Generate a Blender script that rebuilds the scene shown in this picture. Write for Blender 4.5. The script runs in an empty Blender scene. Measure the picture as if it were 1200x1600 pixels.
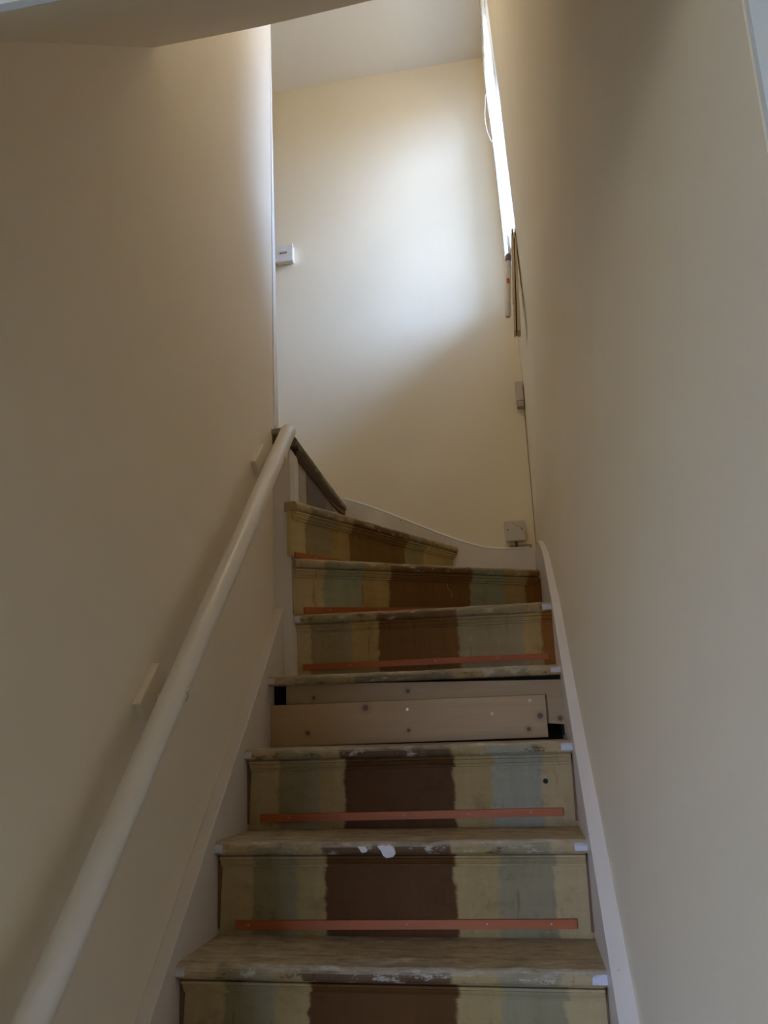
import bpy, bmesh, math, random
from mathutils import Vector, Matrix
random.seed(4)
S = bpy.context.scene
COL = S.collection

# ------------------------------------------------------------------ camera
cam_data = bpy.data.cameras.new('camera')
cam = bpy.data.objects.new('camera', cam_data); COL.objects.link(cam); S.camera = cam
cam_data.sensor_fit = 'VERTICAL'; cam_data.sensor_height = 32.0
cam_data.lens = 1186.9 / 1600 * 32.0
cam_data.clip_start = 0.01
_r = Vector((0.98530435, 0.16597744, -0.04033406)); _u = Vector((0.07468732, -0.20628289, 0.97563783)); _f = Vector((-0.15361364, 0.96431263, 0.21564784))
M = Matrix((( _r.x, _u.x, -_f.x, 0.6801732), (_r.y, _u.y, -_f.y, -1.5108888), (_r.z, _u.z, -_f.z, 0.54162), (0, 0, 0, 1)))
cam.matrix_world = M

# ------------------------------------------------------------------ sky, daylight, exposure
w = bpy.data.worlds.new('sky'); S.world = w; w.use_nodes = True
nt = w.node_tree; nt.nodes.clear()
out = nt.nodes.new('ShaderNodeOutputWorld'); bg = nt.nodes.new('ShaderNodeBackground')
tc = nt.nodes.new('ShaderNodeTexCoord'); sp = nt.nodes.new('ShaderNodeSeparateXYZ'); rp = nt.nodes.new('ShaderNodeValToRGB')
mp = nt.nodes.new('ShaderNodeMapRange'); mp.inputs[1].default_value = -1; mp.inputs[2].default_value = 1
nt.links.new(tc.outputs['Generated'], sp.inputs[0]); nt.links.new(sp.outputs['Z'], mp.inputs[0]); nt.links.new(mp.outputs[0], rp.inputs[0])
e = rp.color_ramp.elements
e[0].position = 0.47; e[0].color = (0.15, 0.135, 0.11, 1)
e[1].position = 0.53; e[1].color = (0.41, 0.585, 1.0, 1)
n_ = rp.color_ramp.elements.new(1.0); n_.color = (0.39, 0.565, 1.0, 1)
nt.links.new(rp.outputs[0], bg.inputs[0]); bg.inputs[1].default_value = 47.0
nt.links.new(bg.outputs[0], out.inputs[0])

sun_d = bpy.data.lights.new('daylight', 'SUN'); sun_d.energy = 3.6; sun_d.angle = math.radians(34); sun_d.color = (0.40, 0.56, 1.0)
sun = bpy.data.objects.new('daylight', sun_d); COL.objects.link(sun)
sun.rotation_euler = Vector((-1.0, 0.62, -0.66)).to_track_quat('-Z', 'Y').to_euler()

lamp_d = bpy.data.lights.new('added_fill_lamp', 'POINT'); lamp_d.energy = 4.8; lamp_d.color = (1.0, 0.90, 0.70); lamp_d.shadow_soft_size = .16  # added warm fill lamp, out of view, to lift the left wall
lamp = bpy.data.objects.new('added_fill_lamp', lamp_d); COL.objects.link(lamp); lamp.location = (.30, .45, 3.22)
S.view_settings.view_transform = 'Standard'; S.view_settings.look = 'None'
S.view_settings.exposure = 0.08; S.view_settings.gamma = 1.0; S.view_settings.use_curve_mapping = False
S.cycles.max_bounces = 14; S.cycles.diffuse_bounces = 10; S.cycles.transparent_max_bounces = 12

# ------------------------------------------------------------------ numbers of the place (metres)
G, R_, W = 0.1922, 0.179, 0.80          # going, rise, width
YB = 1.698                               # back wall
FLOOR = -6 * R_                          # lower floor
CEIL = 3.497                             # upper ceiling
LAND = 1.296                             # landing floor

# ------------------------------------------------------------------ material helpers
def new_mat(name):
    m = bpy.data.materials.new(name); m.use_nodes = True
    t = m.node_tree; b = t.nodes['Principled BSDF']
    return m, t, b
def noise(t, scale, detail=4, rough=.55, coord='Object', stretch=(1, 1, 1)):
    c = t.nodes.new('ShaderNodeTexCoord'); mpn = t.nodes.new('ShaderNodeMapping'); n = t.nodes.new('ShaderNodeTexNoise')
    mpn.inputs['Scale'].default_value = stretch
    t.links.new(c.outputs[coord], mpn.inputs[0]); t.links.new(mpn.outputs[0], n.inputs['Vector'])
    n.inputs['Scale'].default_value = scale; n.inputs['Detail'].default_value = detail; n.inputs['Roughness'].default_value = rough
    return n
def mixc(t, fac, a, b, mode='MIX'):
    m = t.nodes.new('ShaderNodeMix'); m.data_type = 'RGBA'; m.blend_type = mode
    for s, v in ((m.inputs[0], fac), (m.inputs[6], a), (m.inputs[7], b)):
        if hasattr(v, 'is_output'): t.links.new(v, s)
        elif isinstance(v, (int, float)): s.default_value = v
        else: s.default_value = (*v, 1)
    return m.outputs[2]
def mth(t, op, a, b=0.0, clamp=False):
    m = t.nodes.new('ShaderNodeMath'); m.operation = op; m.use_clamp = clamp
    for s, v in ((m.inputs[0], a), (m.inputs[1], b)):
        if hasattr(v, 'is_output'): t.links.new(v, s)
        else: s.default_value = v
    return m.outputs[0]
def ramp(t, fac, stops, interp='LINEAR'):
    r = t.nodes.new('ShaderNodeValToRGB'); r.color_ramp.interpolation = interp
    el = r.color_ramp.elements
    while len(el) > 1: el.remove(el[-1])
    el[0].position = stops[0][0]; el[0].color = (*stops[0][1], 1)
    for p, c in stops[1:]:
        x = el.new(p); x.color = (*c, 1)
    t.links.new(fac, r.inputs[0]); return r.outputs[0]
def bump(t, b, h, strength, dist):
    n = t.nodes.new('ShaderNodeBump'); n.inputs['Strength'].default_value = strength; n.inputs['Distance'].default_value = dist
    t.links.new(h, n.inputs['Height']); t.links.new(n.outputs[0], b.inputs['Normal'])

def plaster(name, col, var=.05, rough=.75):
    m, t, b = new_mat(name)
    n = noise(t, 2.2, 5); n2 = noise(t, 14, 4, stretch=(1, 1, .5))
    c = mixc(t, n.outputs[0], [x * (1 - var) for x in col], [x * (1 + var) for x in col])
    c = mixc(t, mth(t, 'MULTIPLY', n2.outputs[0], .10), c, [x * .75 for x in col])
    t.links.new(c, b.inputs['Base Color']); b.inputs['Roughness'].default_value = rough; b.inputs['Specular IOR Level'].default_value = .3
    h = noise(t, 260, 3); h2 = noise(t, 9, 3)
    bump(t, b, mth(t, 'ADD', mth(t, 'MULTIPLY', h.outputs[0], .25), mth(t, 'MULTIPLY', h2.outputs[0], 2.0)), .35, .0016)
    return m
def gloss_paint(name, col, chips=None, rough=.35, chip_scale=30, chip_lo=.72):
    m, t, b = new_mat(name)
    n = noise(t, 8, 5)
    c = mixc(t, n.outputs[0], [x * .93 for x in col], [x * 1.05 for x in col])
    if chips:
        k = noise(t, chip_scale, 5, .7)
        f = ramp(t, k.outputs[0], [(chip_lo - .04, (0, 0, 0)), (chip_lo, (1, 1, 1))])
        c = mixc(t, f, c, chips)
    t.links.new(c, b.inputs['Base Color']); b.inputs['Roughness'].default_value = rough
    h = noise(t, 60, 4, stretch=(1, 1, 1)); bump(t, b, h.outputs[0], .35, .0012)
    return m
def plain(name, col, rough=.6, metal=0.0):
    m, t, b = new_mat(name)
    n = noise(t, 40, 3)
    t.links.new(mixc(t, n.outputs[0], [x * .9 for x in col], [min(1, x * 1.08) for x in col]), b.inputs['Base Color'])
    b.inputs['Roughness'].default_value = rough; b.inputs['Metallic'].default_value = metal
    return m

CREAM, GREEN, OCHRE, BROWN, ORANGE, PALE = (.48, .35, .175), (.30, .245, .135), (.38, .265, .105), (.105, .042, .008), (.26, .105, .022), (.58, .52, .42)
WHITE = (.72, .70, .74)
def stripes(name, stops, length, grime=.5, nosing=False, dabs=False, dark=.90, seed=0.0):
    """old paint bands running across a stair board: UV.x is metres along the board"""
    m, t, b = new_mat(name)
    uv = t.nodes.new('ShaderNodeUVMap'); s = t.nodes.new('ShaderNodeSeparateXYZ'); t.links.new(uv.outputs[0], s.inputs[0])
    def nz(scale, detail, rough, st):
        mpn = t.nodes.new('ShaderNodeMapping'); mpn.inputs['Scale'].default_value = st; mpn.inputs['Location'].default_value = (seed * 3.7, seed * 1.3, seed)
        t.links.new(uv.outputs[0], mpn.inputs[0])
        n = t.nodes.new('ShaderNodeTexNoise'); n.inputs['Scale'].default_value = scale; n.inputs['Detail'].default_value = detail; n.inputs['Roughness'].default_value = rough
        t.links.new(mpn.outputs[0], n.inputs['Vector']); return n.outputs[0]
    wob = nz(22, 5, .65, (.6, 1, 1))
    x = mth(t, 'ADD', s.outputs[0], mth(t, 'MULTIPLY', mth(t, 'SUBTRACT', wob, .5), .034))
    x = mth(t, 'DIVIDE', x, length)
    st = []
    eps = .004
    for i, (p, c) in enumerate(stops):
        if i: st.append((max(0, p / length - eps), stops[i - 1][1]))
        st.append((min(1, p / length + (eps if i else 0)), c))
    c = ramp(t, x, st)
    # worn streaks, uneven coats, brush marks
    streak = nz(9, 6, .6, (3, .5, 1))
    c = mixc(t, ramp(t, streak, [(.38, (0, 0, 0)), (.62, (.45, .45, .45))]), c, mixc(t, 1.0, c, (.80, .76, .68), 'MULTIPLY'))
    grain = nz(5, 7, .65, (1.0, 7, 1))
    c = mixc(t, ramp(t, grain, [(.42, (0, 0, 0)), (.75, (.35, .35, .35))]), c, mixc(t, 1.0, c, (.70, .62, .50), 'MULTIPLY'))
    blot = nz(14, 6, .7, (1, 1, 1))
    c = mixc(t, ramp(t, blot, [(.54, (0, 0, 0)), (.66, (grime * .8, grime * .8, grime * .8))]), c, mixc(t, 1.0, c, (.55, .50, .38), 'MULTIPLY'))
    pt_ = nz(17, 5, .7, (1.3, .8, 1)); pt_ = ramp(t, pt_, [(.60, (0, 0, 0)), (.63, (.22, .22, .22))]); c = mixc(t, pt_, c, mixc(t, 1.0, c, (1.45, 1.38, 1.25), 'MULTIPLY'))
    dr = nz(16, 3, .6, (3.2, .35, 1)); c = mixc(t, ramp(t, dr, [(.64, (0, 0, 0)), (.68, (.55, .55, .55))]), c, mixc(t, 1.0, c, (.62, .54, .38), 'MULTIPLY'))
    fl = nz(70, 4, .7, (1, 1, 1))
    c = mixc(t, ramp(t, fl, [(.735, (0, 0, 0)), (.76, (.8, .8, .8))]), c, (.05, .035, .02))
    pf = nz(95, 4, .7, (1.1, .9, 1))
    c = mixc(t, ramp(t, pf, [(.765, (0, 0, 0)), (.785, (.8, .8, .8))]), c, (.60, .55, .44))
    if nosing:
        wn = nz(13, 7, .75, (1.2, 2.5, 1)); c = mixc(t, ramp(t, wn, [(.55, (0, 0, 0)), (.60, (.75, .75, .75))]), c, (.50, .44, .34))
        c = mixc(t, ramp(t, wn, [(.38, (.8, .8, .8)), (.43, (0, 0, 0))]), c, (.10, .065, .03))
        g = t.nodes.new('ShaderNodeNewGeometry'); sn = t.nodes.new('ShaderNodeSeparateXYZ'); t.links.new(g.outputs['True Normal'], sn.inputs[0])
        up = ramp(t, sn.outputs['Z'], [(.35, (0, 0, 0)), (.8, (1, 1, 1))])
        topn = nz(10, 8, .72, (1.5, 4, 1))
        top = ramp(t, topn, [(.34, (.20, .17, .115)), (.47, (.43, .37, .27)), (.56, (.50, .43, .32)), (.64, (.68, .61, .48))])
        top = mixc(t, .30, top, c)
        c = mixc(t, up, c, top)
        if dabs:
            front = mth(t, 'SUBTRACT', 1.0, mth(t, 'ABSOLUTE', sn.outputs['Z']), True)
            front = ramp(t, front, [(.45, (0, 0, 0)), (.6, (1, 1, 1))])
            a = mth(t, 'LESS_THAN', mth(t, 'ADD', s.outputs[0], mth(t, 'MULTIPLY', wob, .006)), .0215)
            b2 = mth(t, 'GREATER_THAN', mth(t, 'ADD', s.outputs[0], mth(t, 'MULTIPLY', wob, .006)), length - .023)
            c = mixc(t, mth(t, 'MULTIPLY', front, mth(t, 'MAXIMUM', a, b2)), c, (.62, .60, .64))
    if dark != 1.0: c = mixc(t, 1.0, c, (dark, dark, dark), 'MULTIPLY')
    t.links.new(c, b.inputs['Base Color']); b.inputs['Roughness'].default_value = .55; b.inputs['Specular IOR Level'].default_value = .10
    h = mth(t, 'ADD', mth(t, 'MULTIPLY', grain, .6), mth(t, 'MULTIPLY', blot, .8))
    bump(t, b, h, .5, .0018)
    return m
def pine(name, base, dark, knots=()):
    m, t, b = new_mat(name)
    n = noise(t, 5, 8, .6, 'Object', (1, 1, 14)); n2 = noise(t, 3, 3, .5)
    c = mixc(t, ramp(t, n.outputs[0], [(.35, (0, 0, 0)), (.7, (.55, .55, .55))]), base, dark)
    c = mixc(t, mth(t, 'MULTIPLY', n2.outputs[0], .3), c, dark)
    for (kx, kz, kr) in knots:
        tcn = t.nodes.new('ShaderNodeTexCoord'); v = t.nodes.new('ShaderNodeVectorMath'); v.operation = 'DISTANCE'
        sp_ = t.nodes.new('ShaderNodeSeparateXYZ'); cb = t.nodes.new('ShaderNodeCombineXYZ')
        t.links.new(tcn.outputs['Object'], sp_.inputs[0]); t.links.new(sp_.outputs['X'], cb.inputs['X']); t.links.new(sp_.outputs['Z'], cb.inputs['Z'])
        t.links.new(cb.outputs[0], v.inputs[0]); v.inputs[1].default_value = (kx, 0, kz)
        f = ramp(t, mth(t, 'DIVIDE', v.outputs['Value'], kr * 3), [(.0, (1, 1, 1)), (.30, (.75, .75, .75)), (.36, (.2, .2, .2)), (.9, (0, 0, 0))])
        c = mixc(t, f, c, (.10, .045, .018))
    t.links.new(c, b.inputs['Base Color']); b.inputs['Roughness'].default_value = .6
    bump(t, b, n.outputs[0], .25, .001)
    return m

M_wall = plaster('cream_wall_paint', (.83, .745, .59))
M_back = plaster('cream_yellow_wall_paint', (.83, .735, .555))
M_ceil = plaster('ceiling_paint', (.80, .74, .63))
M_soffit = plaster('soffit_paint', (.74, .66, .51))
M_room = plaster('pale_grey_room_paint', (.72, .78, .80))
M_roomceil = plaster('white_room_ceiling', (.75, .77, .78))
M_floor = plain('grey_floor', (.22, .20, .17), .8)
M_dark = plain('painted_shade_dark', (.018, .013, .011), .9)  # near-black colour standing in for shade in the stair void and board gap
M_string = gloss_paint('white_gloss_stringer', (.68, .62, .56), chips=(.42, .36, .26), rough=.4)
M_post = gloss_paint('white_gloss_post', (.70, .645, .59), rough=.38)
M_rail = gloss_paint('white_gloss_rail', (.80, .76, .70), rough=.28)
M_rail_br = gloss_paint('white_bracket_paint', (.78, .70, .55), rough=.4)
M_white = gloss_paint('white_frame_paint', (.82, .82, .80), rough=.35)
M_plastic = plain('white_plastic', (.74, .72, .68), .35)
M_plastic_d = plain('dusty_grey_plastic', (.56, .50, .42), .5)
M_screw = plain('steel_screw', (.62, .58, .50), .4, .6)
M_hole = plain('dark_hole', (.02, .015, .01), .9)
M_cable = plain('dark_cable', (.10, .075, .05), .6)
M_cord = plain('white_cord', (.85, .80, .72), .6)
M_red = plain('red_mark', (.62, .09, .05), .5)
M_board = pine('old_timber', (.62, .50, .33), (.48, .36, .22))
M_brownedge = plain('bare_brown_edge', (.16, .075, .03), .7)
M_glue = plain('white_filler', (.62, .58, .52), .7)

def glass():
    m, t, b = new_mat('window_glass')
    t.nodes.remove(b); o = t.nodes['Material Output']
    tr = t.nodes.new('ShaderNodeBsdfTransparent'); tr.inputs[0].default_value = (.95, .98, .98, 1)
    gl = t.nodes.new('ShaderNodeBsdfGlossy'); gl.inputs['Roughness'].default_value = .02
    fr = t.nodes.new('ShaderNodeFresnel'); mx = t.nodes.new('ShaderNodeMixShader')
    t.links.new(fr.outputs[0], mx.inputs[0]); t.links.new(tr.outputs[0], mx.inputs[1]); t.links.new(gl.outputs[0], mx.inputs[2]); t.links.new(mx.outputs[0], o.inputs[0])
    return m
M_glass = glass()
def net():
    m, t, b = new_mat('net_curtain'); t.nodes.remove(b); o = t.nodes['Material Output']
    tr = t.nodes.new('ShaderNodeBsdfTransparent'); tl = t.nodes.new('ShaderNodeBsdfTranslucent'); df = t.nodes.new('ShaderNodeBsdfDiffuse')
    tl.inputs[0].default_value = (.9, .93, .95, 1); df.inputs[0].default_value = (.85, .87, .88, 1)
    m1 = t.nodes.new('ShaderNodeMixShader'); m1.inputs[0].default_value = .4; m2 = t.nodes.new('ShaderNodeMixShader')
    n = noise(t, 90, 4, .6)
    f = mth(t, 'ADD', mth(t, 'MULTIPLY', n.outputs[0], .4), .10)
    t.links.new(tl.outputs[0], m1.inputs[1]); t.links.new(df.outputs[0], m1.inputs[2])
    t.links.new(f, m2.inputs[0]); t.links.new(tr.outputs[0], m2.inputs[1]); t.links.new(m1.outputs[0], m2.inputs[2]); t.links.new(m2.outputs[0], o.inputs[0])
    return m
M_net = net()

# ------------------------------------------------------------------ mesh helpers
def link(name, me, mat, parent=None, kind=None, label=None, cat=None, group=None, smooth=False):
    o = bpy.data.objects.new(name, me); COL.objects.link(o)
    if mat: me.materials.append(mat)
    if parent: o.parent = parent
    tagp(o, label, cat, group, kind)
    if smooth:
        for p in me.polygons: p.use_smooth = True
    return o
def tagp(o, label=None, cat=None, group=None, kind=None):
    if label: o['label'] = label
    if cat: o['category'] = cat
    if group: o['group'] = group
    if kind: o['kind'] = kind
def mesh(name, v, f):
    me = bpy.data.meshes.new(name); me.from_pydata([tuple(x) for x in v], [], f); me.update()
    bm = bmesh.new(); bm.from_mesh(me); bmesh.ops.recalc_face_normals(bm, faces=bm.faces); bm.to_mesh(me); bm.free()
    return me
def empty(name, loc=(0, 0, 0), **k):
    o = bpy.data.objects.new(name, None); COL.objects.link(o); o.location = loc; o.empty_display_size = .1; tagp(o, **k); return o
def box_bm(bm, x0, x1, y0, y1, z0, z1, bev=0, rot=None):
    r = bmesh.ops.create_cube(bm, size=1)
    for v in r['verts']:
        v.co = Vector((x0 + (v.co.x + .5) * (x1 - x0), y0 + (v.co.y + .5) * (y1 - y0), z0 + (v.co.z + .5) * (z1 - z0)))
    if bev:
        es = {e for v in r['verts'] for e in v.link_edges}
        bmesh.ops.bevel(bm, geom=list(es), offset=bev, segments=2, affect='EDGES', profile=.5)
def bm_obj(name, bm, mat, **k):
    me = bpy.data.meshes.new(name); bmesh.ops.recalc_face_normals(bm, faces=bm.faces); bm.to_mesh(me); bm.free()
    return link(name, me, mat, **k)
def box(name, x0, x1, y0, y1, z0, z1, mat, bev=0, **k):
    bm = bmesh.new(); box_bm(bm, x0, x1, y0, y1, z0, z1, bev); return bm_obj(name, bm, mat, **k)
def prism(name, pts, axis, a, b, mat, bev=0, **k):
    """polygon pts extruded along axis from a to b (axis 0: pts are (y,z); 1: (x,z); 2: (x,y))"""
    def P(p, t):
        return {0: (t, p[0], p[1]), 1: (p[0], t, p[1]), 2: (p[0], p[1], t)}[axis]
    n = len(pts); v = [P(p, a) for p in pts] + [P(p, b) for p in pts]
    f = [tuple(range(n)), tuple(range(2 * n - 1, n - 1, -1))] + [(i, (i + 1) % n, n + (i + 1) % n, n + i) for i in range(n)]
    me = mesh(name, v, f)
    if bev:
        bm = bmesh.new(); bm.from_mesh(me)
        es = [e for e in bm.edges if len(e.link_faces) == 2 and e.calc_face_angle(0) > .5]
        bmesh.ops.bevel(bm, geom=es, offset=bev, segments=2, affect='EDGES', profile=.5, clamp_overlap=True); bm.to_mesh(me); bm.free()
    return link(name, me, mat, **k)
def tube(name, pts, r, mat, seg=12, cap=True, **k):
    bm = bmesh.new(); rings = []
    pts = [Vector(p) for p in pts]
    rr = r if isinstance(r, (list, tuple)) else [r] * len(pts)
    ref = None
    for i, p in enumerate(pts):
        d = (pts[min(i + 1, len(pts) - 1)] - pts[max(i - 1, 0)]).normalized()
        if ref is None: ref = d.orthogonal().normalized()
        ref = (ref - d * ref.dot(d)).normalized(); s = d.cross(ref)
        rings.append([bm.verts.new(p + (ref * math.cos(2 * math.pi * j / seg) + s * math.sin(2 * math.pi * j / seg)) * rr[i]) for j in range(seg)])
    for a, b in zip(rings, rings[1:]):
        for j in range(seg): bm.faces.new((a[j], a[(j + 1) % seg], b[(j + 1) % seg], b[j]))
    if cap: bm.faces.new(rings[0][::-1]); bm.faces.new(rings[-1])
    k.setdefault('smooth', True)
    return bm_obj(name, bm, mat, **k)
def sweep(name, L, Rp, prof, mat, z_off=0, n=40, wear=0, **k):
    """profile [(depth behind front line, height)] carried along the line L->Rp; UV.x = metres along, UV.y = profile length"""
    L, Rp = Vector(L), Vector(Rp); d = Rp - L; ln = Vector((d.x, d.y, 0)).length; t = Vector((d.x, d.y, 0)) / ln; q = Vector((-t.y, t.x, 0))
    rnd = random.Random(int(ln * 1000) + int(L.z * 977))
    ph = [rnd.uniform(0, 6.28) for _ in range(6)]
    v, f, us = [], [], []
    m = len(prof)
    cum = [0]
    for i in range(1, m): cum.append(cum[-1] + math.dist(prof[i], prof[i - 1]))
    for i in range(n + 1):
        s = i / n; base = L + d * s; x = s * ln
        for j, (a, h) in enumerate(prof):
            dz = dd = 0
            if wear and a < .02:
                mid = math.exp(-((x / ln - .5) / .22) ** 2)
                dd = wear * (.5 * mid + .35 * math.sin(17 * x / ln + ph[0]) + .25 * math.sin(43 * x / ln + ph[1])) * .5
                if h > .0205: dz = -wear * (mid * .8 + .25 * math.sin(29 * x / ln + ph[2]) + .2 * math.sin(71 * x / ln + ph[3]))
            v.append(base + q * (a + dd) + Vector((0, 0, h + dz + z_off))); us.append((x, cum[j] + L.z))
    for i in range(n):
        for j in range(m): f.append((i * m + j, (i + 1) * m + j, (i + 1) * m + (j + 1) % m, i * m + (j + 1) % m))
    f.append(tuple(range(m))); f.append(tuple(n * m + j for j in range(m))[::-1])
    me = bpy.data.meshes.new(name); me.from_pydata([tuple(x) for x in v], [], f)
    uvl = me.uv_layers.new(name='UVMap')
    for lp in me.loops: uvl.data[lp.index].uv = us[lp.vertex_index]
    me.update(); bm = bmesh.new(); bm.from_mesh(me); bmesh.ops.recalc_face_normals(bm, faces=bm.faces); bm.to_mesh(me); bm.free()
    return link(name, me, mat, **k)

# ------------------------------------------------------------------ the setting
def lean(z):
    pts = [(1.8, 0), (2.18, .011), (2.5, .021), (2.8, .029), (3.2, .045), (3.5, .055), (4, .07)]
    if z <= 1.8: return 0
    for (a, b), (c, d) in zip(pts, pts[1:]):
        if z <= c: return b + (d - b) * (z - a) / (c - a)
    return .07
def xr(y, z): return .83 - .0106 * max(y, -.2) - lean(z)
Y0 = -1.13                                # end of the stair walls, opening into the lower room
WY0, WY1, WZ0, WZ1 = 1.10, 1.60, 2.14, 3.30   # window opening in the right wall
# left wall (partition) with soft arris
prism('wall_left', [(Y0, FLOOR), (.745, FLOOR), (.745, CEIL), (Y0, CEIL)], 0, -.13, -.03, M_wall, kind='structure')
# right wall: a leaning surface with thickness and a window opening
def right_wall():
    ys = sorted(set([Y0, -.9, -.5, -.2, .2, .6, .9, WY0, 1.35, WY1, YB + .05]))
    zs = sorted(set([FLOOR, -.4, .3, .9, 1.4, 1.8, 2.0, WZ0, 2.3, 2.5, 2.65, 2.8, 3.0, 3.2, WZ1, 3.5, CEIL + .02]))
    TH = .24; v, f, idx = [], [], {}
    for s in (0, 1):
        for i, y in enumerate(ys):
            for j, z in enumerate(zs):
                idx[s, i, j] = len(v); v.append((xr(y, z) if s == 0 else .82 + TH, y, z))
    def hole(i, j): return WY0 <= ys[i] and ys[i + 1] <= WY1 and WZ0 <= zs[j] and zs[j + 1] <= WZ1
    for i in range(len(ys) - 1):
        for j in range(len(zs) - 1):
            if hole(i, j): continue
            for s in (0, 1): f.append((idx[s, i, j], idx[s, i + 1, j], idx[s, i + 1, j + 1], idx[s, i, j + 1]))
    I, J = len(ys) - 1, len(zs) - 1
    def q(a, b): f.append((idx[0, *a], idx[0, *b], idx[1, *b], idx[1, *a]))
    for i in range(I): q((i, 0), (i + 1, 0)); q((i, J), (i + 1, J))
    for j in range(J): q((0, j), (0, j + 1)); q((I, j), (I, j + 1))
    a, b = ys.index(WY0), ys.index(WY1); c, d = zs.index(WZ0), zs.index(WZ1)
    for i in range(a, b): q((i, c), (i + 1, c)); q((i, d), (i + 1, d))
    for j in range(c, d): q((a, j), (a, j + 1)); q((b, j), (b, j + 1))
    return link('wall_right', mesh('wall_right', v, f), M_wall, kind='structure')
right_wall()
box('wall_back', -2.3, 1.08, YB, YB + .2, FLOOR, CEIL + .1, M_back, kind='structure')
box('ceiling', -2.3, 1.1, -1.2, YB + .2, CEIL, CEIL + .15, M_ceil, kind='structure')
# sloping soffit over the lower flight, its upper edge cut on a skew
SL = .995
def sz(y): return .99 + SL * (y - Y0)
edge = [(-.03, -.137), (.1, -.150), (.243, -.176), (.38, -.228), (.517, -.290), (.68, -.37), (.84, -.45)]
v = []; n = len(edge)
sz = lambda y: .99 + (y - Y0) * 1.074 if y < -.63 else 1.527 + (y + .63) * .917
for x, y in edge: v.append((x, y, sz(y)))
for x, y in edge: v.append((x, Y0, .99))
for x, y in edge: v.append((x, y, CEIL))
for x, y in edge: v.append((x, Y0, CEIL))
f = []
for i in range(n - 1):
    f += [(i, i + 1, n + i + 1, n + i), (i, 2 * n + i, 2 * n + i + 1, i + 1), (n + i, n + i + 1, 3 * n + i + 1, 3 * n + i), (2 * n + i, 3 * n + i, 3 * n + i + 1, 2 * n + i + 1)]
# middle row where the slope eases
mid0 = len(v); v += [(x, -.63, 1.527) for x, y in edge]
f = [q for q in f if not (len(q) == 4 and q[0] < n - 1 and q[1] == q[0] + 1 and q[2] == n + q[0] + 1)]
for i in range(n - 1): f += [(i, i + 1, mid0 + i + 1, mid0 + i), (mid0 + i, mid0 + i + 1, n + i + 1, n + i)]
f += [(0, mid0, n, 3 * n, 2 * n), (n - 1, mid0 + n - 1, 2 * n - 1, 4 * n - 1, 3 * n - 1)]
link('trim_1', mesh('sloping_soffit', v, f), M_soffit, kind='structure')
# landing beyond the partition
box('floor_landing', -2.3, .0, .80, YB, LAND - .03, LAND - .005, M_board, kind='structure')
box('wall_landing', -2.3, -.13, -.2, -.1, FLOOR, CEIL, M_wall, kind='structure')
box('wall_landing_left', -2.4, -2.3, -.2, YB + .1, FLOOR, CEIL, M_wall, kind='structure')
box('floor_landing_left', -2.3, -.13, -.1, .80, LAND - .03, LAND - .005, M_board, kind='structure')
# the lower room behind the camera
RX0, RX1, RY0, RZ1 = -1.6, 2.3, -4.4, 1.42
box('floor', RX0 - .1, RX1 + .1, RY0 - .1, YB, FLOOR - .1, FLOOR, M_floor, kind='structure')
box('ceiling_lower_room', RX0 - .1, RX1 + .1, RY0 - .1, Y0, RZ1, RZ1 + .1, M_roomceil, kind='structure')
box('wall_front_right', xr(Y0, 0) + .001, RX1, Y0 - .006, Y0 - .0005, FLOOR, RZ1, M_room, kind='structure')
box('wall_front_left', RX0, -.031, Y0 - .006, Y0 - .0005, FLOOR, RZ1, M_room, kind='structure')
box('wall_front_header', -.031, .833, Y0 - .006, Y0 - .0005, .99, RZ1, M_room, kind='structure')
box('wall_room_left', RX0 - .1, RX0, RY0, Y0, FLOOR, RZ1, M_wall, kind='structure')
box('wall_room_right', RX1, RX1 + .1, RY0, Y0, FLOOR, RZ1, M_wall, kind='structure')
# rear wall of the lower room with its window opening
RW = (-1.35, -.35, -.05, .85)
bm = bmesh.new()
box_bm(bm, RX0 - .1, RW[0], RY0 - .12, RY0, FLOOR, RZ1); box_bm(bm, RW[1], RX1 + .1, RY0 - .12, RY0, FLOOR, RZ1)
box_bm(bm, RW[0], RW[1], RY0 - .12, RY0, FLOOR, RW[2]); box_bm(bm, RW[0], RW[1], RY0 - .12, RY0, RW[3], RZ1)
bm_obj('wall_rear', bm, M_wall, kind='structure')
def portal(loc, rot, sx, sy):
    d = bpy.data.lights.new('window_portal', 'AREA'); d.shape = 'RECTANGLE'; d.size = sx; d.size_y = sy; d.cycles.is_portal = True
    o = bpy.data.objects.new('window_portal', d); COL.objects.link(o); o.location = loc; o.rotation_euler = rot
portal(((RW[0] + RW[1]) / 2, RY0 - .13, (RW[2] + RW[3]) / 2), (math.radians(90), 0, 0), RW[1] - RW[0], RW[3] - RW[2])
portal((1.07, (WY0 + WY1) / 2, (WZ0 + WZ1) / 2), (0, math.radians(90), 0), WZ1 - WZ0, WY1 - WY0)

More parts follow.
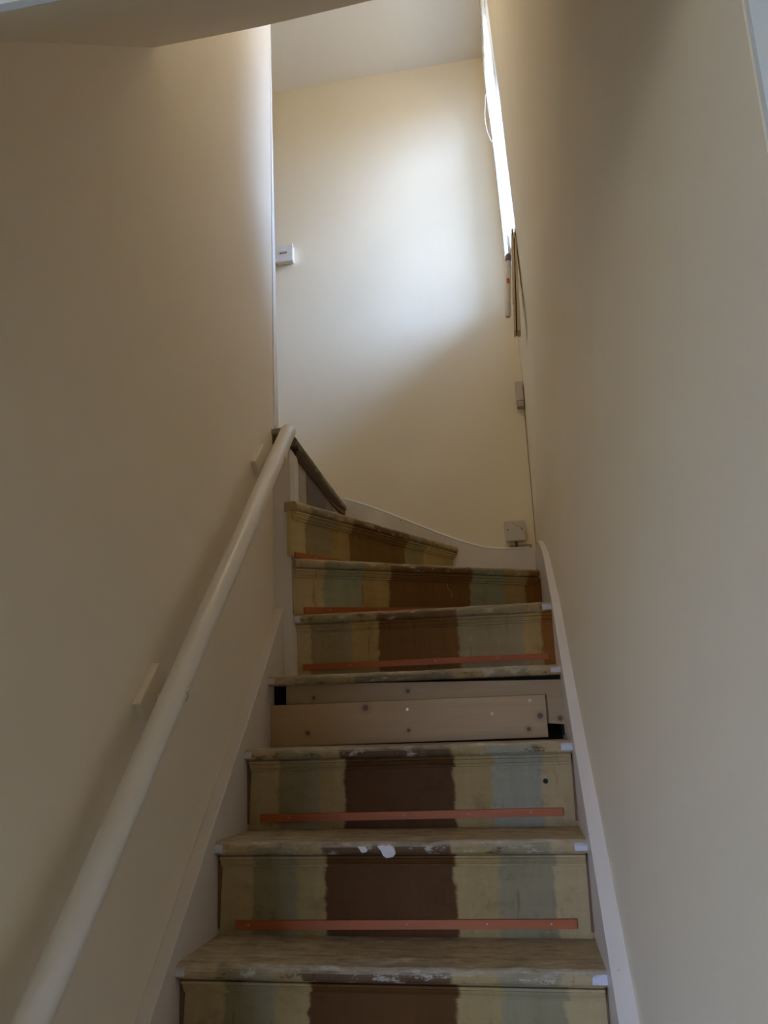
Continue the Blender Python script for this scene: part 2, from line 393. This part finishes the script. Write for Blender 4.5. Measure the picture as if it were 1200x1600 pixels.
# window in the right wall
win = empty('window_1', (.98, 1.35, WZ0), kind='structure')
def wpart(o): o.parent = win; o.matrix_parent_inverse = Matrix.Translation((-.98, -1.35, -WZ0)); return o
fx0, fx1 = .965, 1.01
bm = bmesh.new(); tF = .04
box_bm(bm, fx0, fx1, WY0, WY0 + tF, WZ0, WZ1, .004); box_bm(bm, fx0, fx1, WY1 - tF, WY1, WZ0, WZ1, .004)
box_bm(bm, fx0, fx1, WY0 + tF, WY1 - tF, WZ0, WZ0 + tF, .004); box_bm(bm, fx0, fx1, WY0 + tF, WY1 - tF, WZ1 - tF, WZ1, .004)
wpart(bm_obj('window_frame', bm, M_white))
wpart(box('transom', fx0 + .005, fx1 - .005, WY0 + tF, WY1 - tF, 2.86, 2.89, M_white, .003))
wpart(box('pane', .985, .989, WY0 + tF, WY1 - tF, WZ0 + tF, 2.86, M_glass))
wpart(box('pane', .985, .989, WY0 + tF, WY1 - tF, 2.89, WZ1 - tF, M_glass))
wpart(box('window_sill', .79, fx0, WY0 - .0, WY1 + .04, WZ0 - .001, WZ0 + .022, M_white, .004))
# white painted reveal linings
bm = bmesh.new(); box_bm(bm, .80, fx0, WY1 - .006, WY1, WZ0 + .022, WZ1 - .002); box_bm(bm, .80, fx0, WY0, WY1, WZ1 - .006, WZ1)
wpart(bm_obj('reveal_lining', bm, M_white))

# white corner lining on the end of the left wall, wider towards its foot
v = [(-.034, .745, 1.36), (-.0265, .745, 1.36), (-.0265, .790, 1.36), (-.034, .790, 1.36), (-.034, .745, 3.1), (-.029, .745, 3.1), (-.029, .7475, 3.1), (-.034, .7475, 3.1)]
link('trim_2', mesh('corner_lining', v, [(0, 1, 2, 3), (4, 5, 6, 7), (0, 1, 5, 4), (1, 2, 6, 5), (2, 3, 7, 6), (3, 0, 4, 7)]), M_white, kind='structure')

# winding skirting on the back wall
top = [(-.01, 1.330), (.002, 1.324), (.085, 1.293), (.169, 1.257), (.28, 1.203), (.388, 1.150), (.47, 1.113), (.55, 1.082), (.602, 1.066), (.66, 1.058), (.72, 1.056), (.80, 1.055)]
pts = top + [(.80, .70), (-.01, 1.0)]
sk = prism('baseboard_back', pts, 1, YB - .024, YB, M_string, kind='structure')
def highlight_bead(x):
    for (a, b), (c, d) in zip(top, top[1:]):
        if a <= x <= c: return b + (d - b) * (x - a) / (c - a)
tube('highlight_bead', [(x / 100, YB - .022, highlight_bead(x / 100) + .001) for x in range(0, 80, 3)], .0045, M_white, seg=8, parent=sk)  # whiter strip drawn in as the highlight along the skirting top

# ------------------------------------------------------------------ staircase
st = empty('staircase', (.4, -1.0, FLOOR), label='old closed timber staircase with chipped striped paint, turning left up its winders', cat='staircase')
INV = Matrix.Translation((-.4, 1.0, -FLOOR))
def sp_(o): o.parent = st; o.matrix_parent_inverse = INV; return o
TT = .027
nose = [(.03, 0), (.008, 0), (.0035, .0022), (.0008, .0062), (0, .011), (.0004, .016), (.0030, .0212), (.0075, .0250), (.013, TT), (.06, .0245), (.12, .019), (G + .03, .014), (G + .03, -.004)]
scot = [(.032, 0), (.013, 0), (.013, -.0028), (.0055, -.003), (.0055, -.0075), (.0082, -.0095), (.0115, -.0105), (.0120, -.0135), (.0150, -.0200), (.0190, -.0215), (.0190, -.0265), (.0225, -.0275), (.032, -.0275)]
SB = .024                                  # riser set back behind the nosing
# paint bands per step: metres across
BAND = {
 0: [(0, CREAM), (.084, GREEN), (.186, OCHRE), (.250, BROWN), (.527, OCHRE), (.61, GREEN), (.723, CREAM)],
 1: [(0, CREAM), (.078, GREEN), (.178, OCHRE), (.240, BROWN), (.520, OCHRE), (.61, GREEN), (.725, CREAM)],
 2: [(0, CREAM), (.077, GREEN), (.183, OCHRE), (.245, BROWN), (.514, OCHRE), (.605, (.34, .31, .215)), (.722, CREAM)],
 3: [(0, CREAM), (.077, GREEN), (.183, OCHRE), (.245, (.20, .15, .08)), (.514, OCHRE), (.605, GREEN), (.722, CREAM)],
 4: [(0, (.47, .38, .22)), (.045, GREEN), (.171, OCHRE), (.253, (.17, .080, .020)), (.49, GREEN), (.68, OCHRE), (.735, ORANGE)],
}
def band(k): return BAND.get(k, BAND[0])
def soften(b):
    return [(p, tuple(c * .88 + d * .12 for c, d in zip(col, (.34, .30, .21)))) for p, col in b]
for k in range(-5, 4):
    Y, Z = k * G, k * R_
    mn = stripes('tread_paint_%d' % (k + 5), soften(band(k)), .8, .7, True, dabs=True, seed=k + 9)
    p = nose if k != 3 else [(a if a < .2 else .17, h) for a, h in nose]
    sp_(sweep('tread', (0, Y, Z), (W, Y, Z), p, mn, n=90, wear=.0035 if k in (0, 1) else .0018))
    if k == 3: continue
    mr = stripes('riser_paint_%d' % (k + 5), band(k), .8, .6, seed=k + 31)
    zb = (k - 1) * R_ + .010 - Z
    sp_(sweep('riser', (0.003, Y, Z), (W - .003, Y, Z), [(SB, 0), (SB, zb), (SB + .016, zb), (SB + .016, 0)], mr, n=2))
    sp_(sweep('scotia', (0.010, Y, Z), (W - .005, Y, Z), scot, mr, n=60, wear=.0006))
# the step of bare new boards
Y3 = 3 * G
kb = sp_(box('riser_board', 0.0, 0.0, 0, 0, 0, 0, None)) if False else None
def plank(pts, y0, y1, mat):
    return sp_(prism('riser_board', pts, 1, y0, y1, mat, .0012))
pb = plank([(.040, .476), (.802, .408), (.800, .524), (.040, .540)], Y3 + .040, Y3 + .055, pine('bare_pine_upper', (.44, .30, .155), (.34, .22, .10), [(.387, .509, .006), (.79, .424, .007), (.12, .50, .005)]))
pf = plank([(.0, .372), (.755, .378), (.755, .487), (.0, .484)], Y3 + .022, Y3 + .038, pine('bare_pine_lower', (.48, .33, .17), (.38, .25, .115), [(.270, .469, .009), (.106, .407, .006), (.387, .406, .005), (.738, .433, .008), (.706, .400, .006)]))
pb['label'] = 'upper bare pine board set behind'; pf['label'] = 'lower bare pine board in front'
for x, z in ((.386, .461), (.715, .473), (.613, .442)):
    bm = bmesh.new(); bmesh.ops.create_cone(bm, cap_ends=True, segments=10, radius1=.0042, radius2=.0036, depth=.003, matrix=Matrix.Translation((x, Y3 + .0215, z)) @ Matrix.Rotation(math.radians(90), 4, 'X'))
    s = bm_obj('screw', bm, M_screw); s.parent = pf
    bm = bmesh.new(); bmesh.ops.create_cone(bm, cap_ends=True, segments=8, radius1=.0016, radius2=.0016, depth=.001, matrix=Matrix.Translation((x, Y3 + .0197, z)) @ Matrix.Rotation(math.radians(90), 4, 'X'))
    s2 = bm_obj('screw_socket', bm, M_hole); s2.parent = pf
# near-black sheets painting the shade in the void behind the missing riser
sp_(box('void_shade_back', 0, W, Y3 + .165, Y3 + .175, 2 * R_ - .1, 3 * R_ + .0, M_dark))
sp_(box('void_shade_lining', 0.0004, .002, Y3 + .056, Y3 + .165, 2 * R_ + .03, 3 * R_, M_dark)); sp_(box('void_shade_lining', W - .002, W - .0004, Y3 + .056, Y3 + .165, 2 * R_ + .02, 3 * R_, M_dark))
# straight step 4 and the winders
N4 = ((.034, .733, 4 * R_), (.80, .757, 4 * R_))
N5 = ((.046, .716, .888), (.797, 1.300, .884))
N6 = ((.052, .712, 1.068), (.484, YB - .026, 1.053))
N7 = ((.047, .775, 1.285), (.006, YB - .026, 1.272))
short = [(a, h) for a, h in nose if a < .2]; short = [(a if a != .12 else .075, h) for a, h in short] + [(.075, 0)]
short = [(.03, 0), (.008, 0), (.0035, .0022), (.0008, .0065), (0, .0125), (.0006, .018), (.0032, .0235), (.0075, .0275), (.013, .029), (.05, .029), (.05, 0)]
B5 = [(0, (.47, .36, .20)), (.10, (.30, .30, .20)), (.235, OCHRE), (.335, (.17, .085, .026)), (.655, (.28, .27, .17)), (.80, OCHRE), (.90, ORANGE)]
B6 = [(0, (.52, .41, .2)), (.07, GREEN), (.205, OCHRE), (.305, (.20, .115, .035)), (.66, (.33, .29, .14)), (.80, (.50, .39, .17))]
B7 = [(0, (.40, .37, .32)), (.12, (.44, .38, .26)), (.2, (.16, .13, .12)), (.55, (.24, .18, .14)), (.72, (.42, .36, .26)), (.85, (.2, .15, .1))]
for i, (N, b, zlow, nm) in enumerate(((N4, BAND[4], 3 * R_ + TT, 4), (N5, B5, 4 * R_ + TT, 5), (N6, B6, .885 + TT, 6), (N7, B7, 1.06 + TT, 7))):
    L, Rr = N; ln = math.hypot(Rr[0] - L[0], Rr[1] - L[1])
    mn = stripes('winder_tread_%d' % i, soften(b) if i < 3 else [(0, (.20, .17, .12)), (.4, (.30, .26, .17)), (.7, (.22, .18, .13))], ln, .7, True, dabs=(i == 0), seed=i + 50)
    mr = stripes('winder_riser_%d' % i, b, ln, .5, dark=1.12, seed=i + 70)
    sp_(sweep('nosing', L if i < 3 else (.0488, .742, 1.2855), Rr, short, mn, n=80, wear=.0018))
    sc = scot if i < 3 else [(.034, 0), (.006, 0), (.010, -.010), (.018, -.02), (.024, -.022), (.034, -.022)]
    sp_(sweep('scotia', (L[0] + .002, L[1] + .004, L[2]), Rr, sc, mr if i < 3 else plain('stained_scotia', (.075, .04, .02), .6), n=60, wear=.0006))
    zb = zlow - min(L[2], Rr[2])
    R2 = Vector(Rr) + (Vector(Rr) - Vector(L)).normalized() * (.022 if i < 2 else .0)
    sp_(sweep('riser', L, R2, [(SB, 0), (SB, zb), (SB + .016, zb), (SB + .016, 0)], mr, n=2))
def tread_poly(pts, z):
    me_o = prism('tread', pts, 2, z, z + TT, stripes('winder_top_%d' % int(z * 1000), [(0, (.36, .31, .22)), (.4, (.30, .25, .17))], .8, .8))
    return sp_(me_o)
tread_poly([(.045, .78), (.80, .80), (.80, 1.36), (.10, .80)], 4 * R_)
tread_poly([(.075, .79), (.79, 1.345), (.80, YB - .024), (.50, YB - .024)], .886)
tread_poly([(.10, .87), (.455, YB - .03), (.02, YB - .024), (.035, .80)], 1.058)
sp_(box('landing_edge', -.06, -.0, .80, YB - .024, 1.25, LAND, M_brownedge))

# gripper strips
M_strip = pine('gripper_strip_wood', (.44, .115, .022), (.27, .06, .012))
def strip(L, Rr, h=.018, th=.007, nails=()):
    L, Rr = Vector(L), Vector(Rr)
    o = sp_(sweep('gripper_strip', L, Rr, [(0, 0), (0, h), (th, h), (th, 0)], M_strip, n=24, wear=.0008))
    d = Rr - L
    for s in nails:
        p = L + d * s; t = Vector((d.x, d.y, 0)).normalized(); q = Vector((t.y, -t.x, 0))
        bm = bmesh.new(); bmesh.ops.create_icosphere(bm, subdivisions=1, radius=.0022, matrix=Matrix.Translation(p + q * .0008 + Vector((0, 0, h * .55))))
        nl = bm_obj('nail_head', bm, M_screw); nl.parent = o; nl.matrix_parent_inverse = Matrix.Identity(4)
    return o
strip((.043, G + SB - .007, .026), (.767, G + SB - .007, .034), nails=(.04, .25, .52, .75, .93))
strip((.034, 2 * G + SB - .007, R_ + .032), (.767, 2 * G + SB - .007, R_ + .038), nails=(.10, .28, .49, .70, .90))
def on_line(N, a, b, z0, z1):
    L, Rr = Vector(N[0]), Vector(N[1]); d = Rr - L; t = Vector((d.x, d.y, 0)).normalized(); q = Vector((-t.y, t.x, 0))
    A = L + d * a + q * (SB - .0075); B = L + d * b + q * (SB - .0075); A.z = z0; B.z = z1; return A, B
strip(*on_line(N4, .025, .975, 3 * R_ + .042, 3 * R_ + .044), nails=(.2, .55, .8))
strip(*on_line(N5, .035, .93, 4 * R_ + .034, 4 * R_ + .040), nails=(.1, .3, .5))
strip(*on_line(N6, .012, .94, .885 + .035, .885 + .035), nails=(.1, .2))
strip((.043, SB - .007, -R_ + .030), (.767, SB - .007, -R_ + .036), nails=(.25, .6))

# stringers
Ltop = [(-1.10, -.985), (-.088, -.019), (.199, .254), (.391, .432), (.593, .625), (.714, .746), (.745, .775)]
pts = Ltop + [(.745, .45), (.3, 0), (-.80, FLOOR), (-1.10, FLOOR)]
s1 = sp_(prism('stringer', pts, 0, -.030, 0.0, M_string, .0025)); s1['label'] = 'left stringer under handrail'
Rtop = [(-1.10, -.93), (-.137, .001), (.156, .256), (.339, .405), (.529, .570), (.706, .732), (.85, .826), (.971, .905), (1.08, .954), (1.20, .992), (1.32, 1.022), (1.42, 1.036), (1.50, 1.036), (1.56, 1.024), (1.61, .995), (1.64, .955), (1.66, .90), (1.674, .80)]
pts = Rtop + [(1.674, .4), (.6, 0), (-.80, FLOOR), (-1.10, FLOOR)]
s2 = sp_(prism('stringer', pts, 0, W, W + .034, M_string, .0025)); s2['label'] = 'right stringer with curved upper end'
# brown unpainted lines where risers meet the stringers
for k in (0, 1, 2):
    for side in (0, 1):
        x0 = 0.0006 if side == 0 else W - .007
        wv = [(x0, k * R_ - .003), (x0 + (.011 if side == 0 else .0064), k * R_ - .003), (x0 + .0064, (k - .5) * R_), (x0 + .004, (k - 1) * R_ + TT), (x0, (k - 1) * R_ + TT)]
        if side: wv = [(x0 + .003, k * R_ - .003), (x0 + .0064, k * R_ - .003), (x0 + .0064, (k - 1) * R_ + TT), (x0 + .001, (k - 1) * R_ + TT), (x0 + .002, (k - .5) * R_)]
        sp_(prism('caulk_line', wv, 1, k * G + SB - .003, k * G + SB + .002, M_brownedge))

# newel board at the inner corner
nw = [(-.03, .737), (.0255, .737), (.035, .752), (.035, .800), (-.03, .800)]
n_top = 1.30
vv = []
lev = [(3 * R_ + TT, 0), (1.235, 0), (1.256, .002), (1.272, .008), (1.284, .017)]
for z, inn in lev:
    for x, y in nw: vv.append((min(x, .035 - inn) if x > 0 else x, y, z))
ff = []
for i in range(len(lev) - 1):
    for j in range(5): ff.append((i * 5 + j, i * 5 + (j + 1) % 5, (i + 1) * 5 + (j + 1) % 5, (i + 1) * 5 + j))
ff += [tuple(range(5)), tuple(len(vv) - 5 + j for j in range(5))]
ob = sp_(link('newel', mesh('newel', vv, ff), M_post))
# the landing nosing returns over the newel to the wall
sp_(sweep('nosing', (-.050, .722, 1.322), (.020, .722, 1.322), [(.03, 0), (.003, 0), (0, .004), (0, .018), (.004, .022), (.07, .022), (.07, 0)], stripes('return_nosing', [(0, (.36, .33, .27)), (.05, (.45, .42, .35))], .07, .6), n=10, wear=.001))
sp_(prism('scotia', [(-.042, 1.322), (-.002, 1.322), (-.002, 1.300), (-.022, 1.285), (-.034, 1.300)], 1, .732, .745, plain('stained_return', (.14, .09, .05), .6)))
# loose white flake of filler stuck on the second tread edge
bm = bmesh.new(); cx, cyy, cz = .385, G - .002, R_ + .010
ring = [(-.020, .010), (-.010, .013), (0, .011), (.008, .013), (.016, .008), (.019, -.004), (.012, -.011), (0, -.013), (-.008, -.008), (-.012, .002)]
cz = R_ * 1 + .008
a = [bm.verts.new((cx + x, cyy - .0025 - .001 * math.sin(x * 400), cz + z)) for x, z in ring]; b = [bm.verts.new((cx + x * 1.05, cyy + .004, cz + z * 1.1)) for x, z in ring]
c0 = bm.verts.new((cx, cyy - .006, cz))
for i in range(10):
    j = (i + 1) % 10; bm.faces.new((a[i], a[j], c0)); bm.faces.new((a[j], a[i], b[i], b[j]))
bm.faces.new(b); fl = sp_(bm_obj('filler_flake', bm, M_glue))
bm = bmesh.new()
a = [bm.verts.new((cx - .052 + x * .55, cyy - .001, cz + .004 + z * .5)) for x, z in ring]; b = [bm.verts.new((cx - .052 + x * .6, cyy + .004, cz + .004 + z * .55)) for x, z in ring]
bm.faces.new(a)
for i in range(10):
    j = (i + 1) % 10; bm.faces.new((a[j], a[i], b[i], b[j]))
sp_(bm_obj('filler_flake', bm, M_glue))
# knob hole in the third riser
bm = bmesh.new(); bmesh.ops.create_cone(bm, cap_ends=True, segments=10, radius1=.006, radius2=.006, depth=.002, matrix=Matrix.Translation((.733, 2 * G + SB - .0005, 2 * R_ - .064)) @ Matrix.Rotation(math.radians(90), 4, 'X'))
sp_(bm_obj('knot_hole', bm, M_hole))
# paint drip loop on the winder riser
L5 = Vector(N5[0]); d5 = Vector(N5[1]) - L5; q5 = Vector((-d5.y, d5.x, 0)).normalized()
pc = [L5 + d5 * (.60 + .010 * math.sin(a_)) + q5 * (SB - .001) + Vector((0, 0, -.055 - .022 * math.cos(a_ * .5))) for a_ in [i * .7 for i in range(9)]]
sp_(tube('paint_drip', pc, .0006, M_glue, seg=6))

# ------------------------------------------------------------------ handrail
hr = empty('handrail', (-.03, -.095, .55), label='white painted round wooden handrail on brackets along the left wall', cat='handrail')
HINV = Matrix.Translation((.03, .095, -.55))
def hp(o): o.parent = hr; o.matrix_parent_inverse = HINV; return o
A = Vector((.035, -1.05, -.405)); B = Vector((.035, .690, 1.316)); u = (B - A).normalized(); RR = .0245
pts = []; rad = []
N = 60
for i in range(N + 1):
    s = i / N; pts.append(A + (B - A) * s + Vector((.0008 * math.sin(s * 19), 0, .0008 * math.sin(s * 31)))); rad.append(RR)
for a_, rr_ in ((.006, .0235), (.012, .020), (.016, .014), (.018, .006)): pts.append(B + u * a_); rad.append(rr_)
hp(tube('rail', pts, rad, M_rail, seg=28))
def bracket(yc):
    t = (yc - A.y) / (B.y - A.y); c = A + (B - A) * t; up = Vector((0, -u.z, u.y))
    o1 = c + Vector((-.065, 0, 0)) + up * .004 + u * .0
    bm = bmesh.new(); box_bm(bm, -.055, .055, -.032, .018, -.008, .008, .003)   # local: x along rail, y across, z from wall
    mt = Matrix(((0, 0, 1, 0), (u.y, up.y, 0, 0), (u.z, up.z, 0, 0), (0, 0, 0, 1)))
    mt = Matrix.Translation(Vector((-.023, c.y, c.z)) + up * -.000) @ mt
    bmesh.ops.transform(bm, matrix=mt, verts=bm.verts)
    hp(bm_obj('wall_block', bm, M_rail_br))
    # curved arm and saddle hugging the rail
    arm = []
    for i in range(9):
        a_ = i / 8; arm.append(Vector((-.015 + .050 * a_, c.y, c.z)) - up * (.022 + .020 * math.sin(a_ * math.pi * .75)))
    hp(tube('bracket_arm', arm, .008, M_rail_br, seg=10))
    bm = bmesh.new(); n = 14; vs = []
    for lx in (-.014, .014):
        for ro in (RR + .0035, RR - .001):
            vs.append([bm.verts.new(Vector((c.x + ro * math.cos(math.radians(175 + 190 * i / n)), c.y, c.z)) + up * (ro * math.sin(math.radians(175 + 190 * i / n))) + u * lx) for i in range(n + 1)])
    o0, i0, o1_, i1 = vs
    for i in range(n):
        bm.faces.new((o0[i], o0[i + 1], o1_[i + 1], o1_[i])); bm.faces.new((i0[i], i0[i + 1], i1[i + 1], i1[i]))
        bm.faces.new((o0[i], o0[i + 1], i0[i + 1], i0[i])); bm.faces.new((o1_[i], o1_[i + 1], i1[i + 1], i1[i]))
    bm.faces.new((o0[0], i0[0], i1[0], o1_[0])); bm.faces.new((o0[n], i0[n], i1[n], o1_[n]))
    hp(bm_obj('saddle', bm, M_rail_br))
bracket(-.092); bracket(.575); bracket(-.80)

# ------------------------------------------------------------------ fittings on the back wall
def back_fit(name, x0, x1, z0, z1, dep, mat, bev=.004, **k):
    e_ = empty(name, ((x0 + x1) / 2, YB, (z0 + z1) / 2), **k)
    inv = Matrix.Translation((-(x0 + x1) / 2, -YB, -(z0 + z1) / 2))
    def add(o): o.parent = e_; o.matrix_parent_inverse = inv; return o
    return e_, add
e1, add = back_fit('light_switch', -.304, -.214, 2.510, 2.600, .03, None, label='white surface mounted switch box high on the back wall beside the left arris', cat='switch')
add(box('back_box', -.301, -.217, YB - .028, YB, 2.513, 2.597, M_plastic, .004))
add(box('face_plate', -.304, -.214, YB - .038, YB - .028, 2.510, 2.600, M_plastic, .003))
add(box('rocker', -.276, -.242, YB - .043, YB - .037, 2.553, 2.562, plain('grey_rocker', (.42, .40, .38), .5), .001))
add(tube('conduit', [(-.36, YB - .009, 2.55), (-.300, YB - .009, 2.552)], .009, M_plastic_d, seg=10))
e2, add = back_fit('junction_box', .683, .770, 1.070, 1.172, .03, None, label='square dusty blanking box low on the back wall by the skirting', cat='junction box')
add(box('back_box', .686, .765, YB - .034, YB, 1.086, 1.166, M_plastic_d, .003))
add(box('face_plate', .683, .768, YB - .046, YB - .034, 1.084, 1.171, gloss_paint('dusty_plate', (.58, .53, .46), chips=(.3, .27, .22), rough=.5, chip_scale=60, chip_lo=.66), .004))
for x in (.696, .754):
    bm = bmesh.new(); bmesh.ops.create_cone(bm, cap_ends=True, segments=10, radius1=.0028, radius2=.0028, depth=.002, matrix=Matrix.Translation((x, YB - .0465, 1.133)) @ Matrix.Rotation(math.radians(90), 4, 'X'))
    add(bm_obj('screw', bm, M_hole))
add(tube('scratch', [(.714, YB - .0462, 1.166), (.735, YB - .0463, 1.147), (.757, YB - .0462, 1.139)], .0007, M_cable, seg=5))
add(tube('cable_stub', [(.727, YB - .015, 1.088), (.728, YB - .016, 1.062), (.730, YB - .014, 1.052)], .004, M_cable, seg=8))
add(box('plaster_patch', .700, .792, YB - .006, YB, 1.056, 1.074, plaster('rough_patch', (.40, .34, .26)), .002))
e3, add = back_fit('corner_box', .774, .809, 1.676, 1.790, .04, None, label='small narrow cream box in the corner, midway up the back wall', cat='box')
add(box('casing', .776, .808, YB - .038, YB, 1.70, 1.788, M_plastic_d, .003))
add(box('lower_cap', .778, .807, YB - .036, YB, 1.672, 1.699, plain('worn_cap', (.42, .36, .28), .6), .003))
tube('corner_cable', [(xr(YB, 0) - .004, YB - .003, 1.672), (xr(YB, 0) - .0045, YB - .003, 1.50), (xr(YB, 0) - .003, YB - .004, 1.36), (xr(YB, 0) - .0035, YB - .003, 1.2), (xr(YB, 0) - .004, YB - .003, 1.07)], .0009, M_cable, seg=6,
     label='thin dark cable running down the right corner of the back wall', cat='cable')

# ------------------------------------------------------------------ things at the window
# net curtain in soft folds
bm = bmesh.new(); nu, nv = 60, 24; gr = []
for i in range(nu + 1):
    y = 1.14 + (1.672 - 1.14) * i / nu; row = []
    for j in range(nv + 1):
        z = 2.20 + (3.42 - 2.20) * j / nv
        x = min(.782, xr(y, z) - .012) + .0055 * math.sin(y * 95 + .6 * math.sin(z * 4)) + .002 * math.sin(y * 210 + z * 3)
        row.append(bm.verts.new((x, y, z)))
    gr.append(row)
for i in range(nu):
    for j in range(nv): bm.faces.new((gr[i][j], gr[i + 1][j], gr[i + 1][j + 1], gr[i][j + 1]))
bm_obj('net_curtain', bm, M_net, smooth=True, label='narrow white net curtain hanging over the window in the right wall', cat='curtain')
cord = [(.751, 1.6, 3.20), (.747, 1.59, 3.185), (.742, 1.585, 3.13), (.736, 1.58, 3.06), (.740, 1.58, 3.0), (.752, 1.585, 2.95), (.762, 1.6, 2.945)]
def smooth_pts(p, n=6):
    o = []; P = [Vector(q) for q in p]
    for i in range(len(P) - 1):
        p0, p1, p2, p3 = P[max(i - 1, 0)], P[i], P[i + 1], P[min(i + 2, len(P) - 1)]
        for j in range(n):
            t = j / n; o.append(.5 * ((2 * p1) + (p2 - p0) * t + (2 * p0 - 5 * p1 + 4 * p2 - p3) * t * t + (3 * p1 - p0 - 3 * p2 + p3) * t ** 3))
    return o + [P[-1]]
tube('pull_cord', smooth_pts(cord), .0018, M_cord, seg=6, label='thin white cord looping out from the net curtain', cat='cord')
# leaning board and pale tube under the window sill
def lean_box(name, x_top, x_bot, th, y0, y1, z0, z1, mat, bev=.002):
    v = []
    for z, x in ((z0, x_bot), (z1, x_top)): v += [(x, y0, z), (x + th, y0, z), (x + th, y1, z), (x, y1, z)]
    me = mesh(name, v, [(0, 1, 2, 3), (4, 5, 6, 7), (0, 1, 5, 4), (1, 2, 6, 5), (2, 3, 7, 6), (3, 0, 4, 7)])
    if bev:
        bm = bmesh.new(); bm.from_mesh(me); bmesh.ops.bevel(bm, geom=bm.edges[:], offset=bev, segments=2, affect='EDGES'); bm.to_mesh(me); bm.free()
    return link(name, me, mat)
wb = empty('wooden_board', (.81, 1.1, 1.78), label='narrow timber board fixed on edge below the window, dark gap down its side', cat='board')
for o in (lean_box('front_board', .793, .7715, .007, 1.10, 1.16, 1.765, 2.176, M_board, .001), lean_box('gap_shade_strip', .8005, .7795, .0035, 1.104, 1.158, 1.768, 2.155, M_dark, 0), prism('back_board', [(.8035, 2.176), (.7835, 1.765), (.7960, 1.765), (.8085, 2.176)], 1, 1.10, 1.16, M_board)):  # the thin near-black strip paints the shadow in the gap
    o.parent = wb; o.matrix_parent_inverse = Matrix.Translation((-.81, -1.1, -1.78))
pt = empty('plastic_tube', (.76, 1.2, 1.87), label='pale plastic tube with a small red square, hanging beside the board below the window', cat='tube')
tb = []
T0, T1 = Vector((.7565, 1.2, 1.872)), Vector((.7745, 1.2, 2.10))
d_ = (T1 - T0)
def tp(o): o.parent = pt; o.matrix_parent_inverse = Matrix.Translation((-.76, -1.2, -1.87)); return o
tp(tube('tube_body', [T0 - d_ * .02, T0, T0 + d_ * .03, T1], [.007, .0105, .0115, .0105], M_plastic, seg=16))
tp(tube('tube_cap', [T1, T1 + d_ * .02, T1 + d_ * .10, T1 + d_ * .14], [.0115, .012, .0115, .007], plain('grey_cap', (.22, .20, .21), .5), seg=16))
m_ = T0 + d_ * .62
tp(box('red_square', m_.x - .0052, m_.x + .0058, m_.y - .0122, m_.y - .0100, m_.z - .011, m_.z + .010, M_red, .0008))
tp(box('hanger', .777, .789, 1.195, 1.205, 2.125, 2.21, M_white, .002))
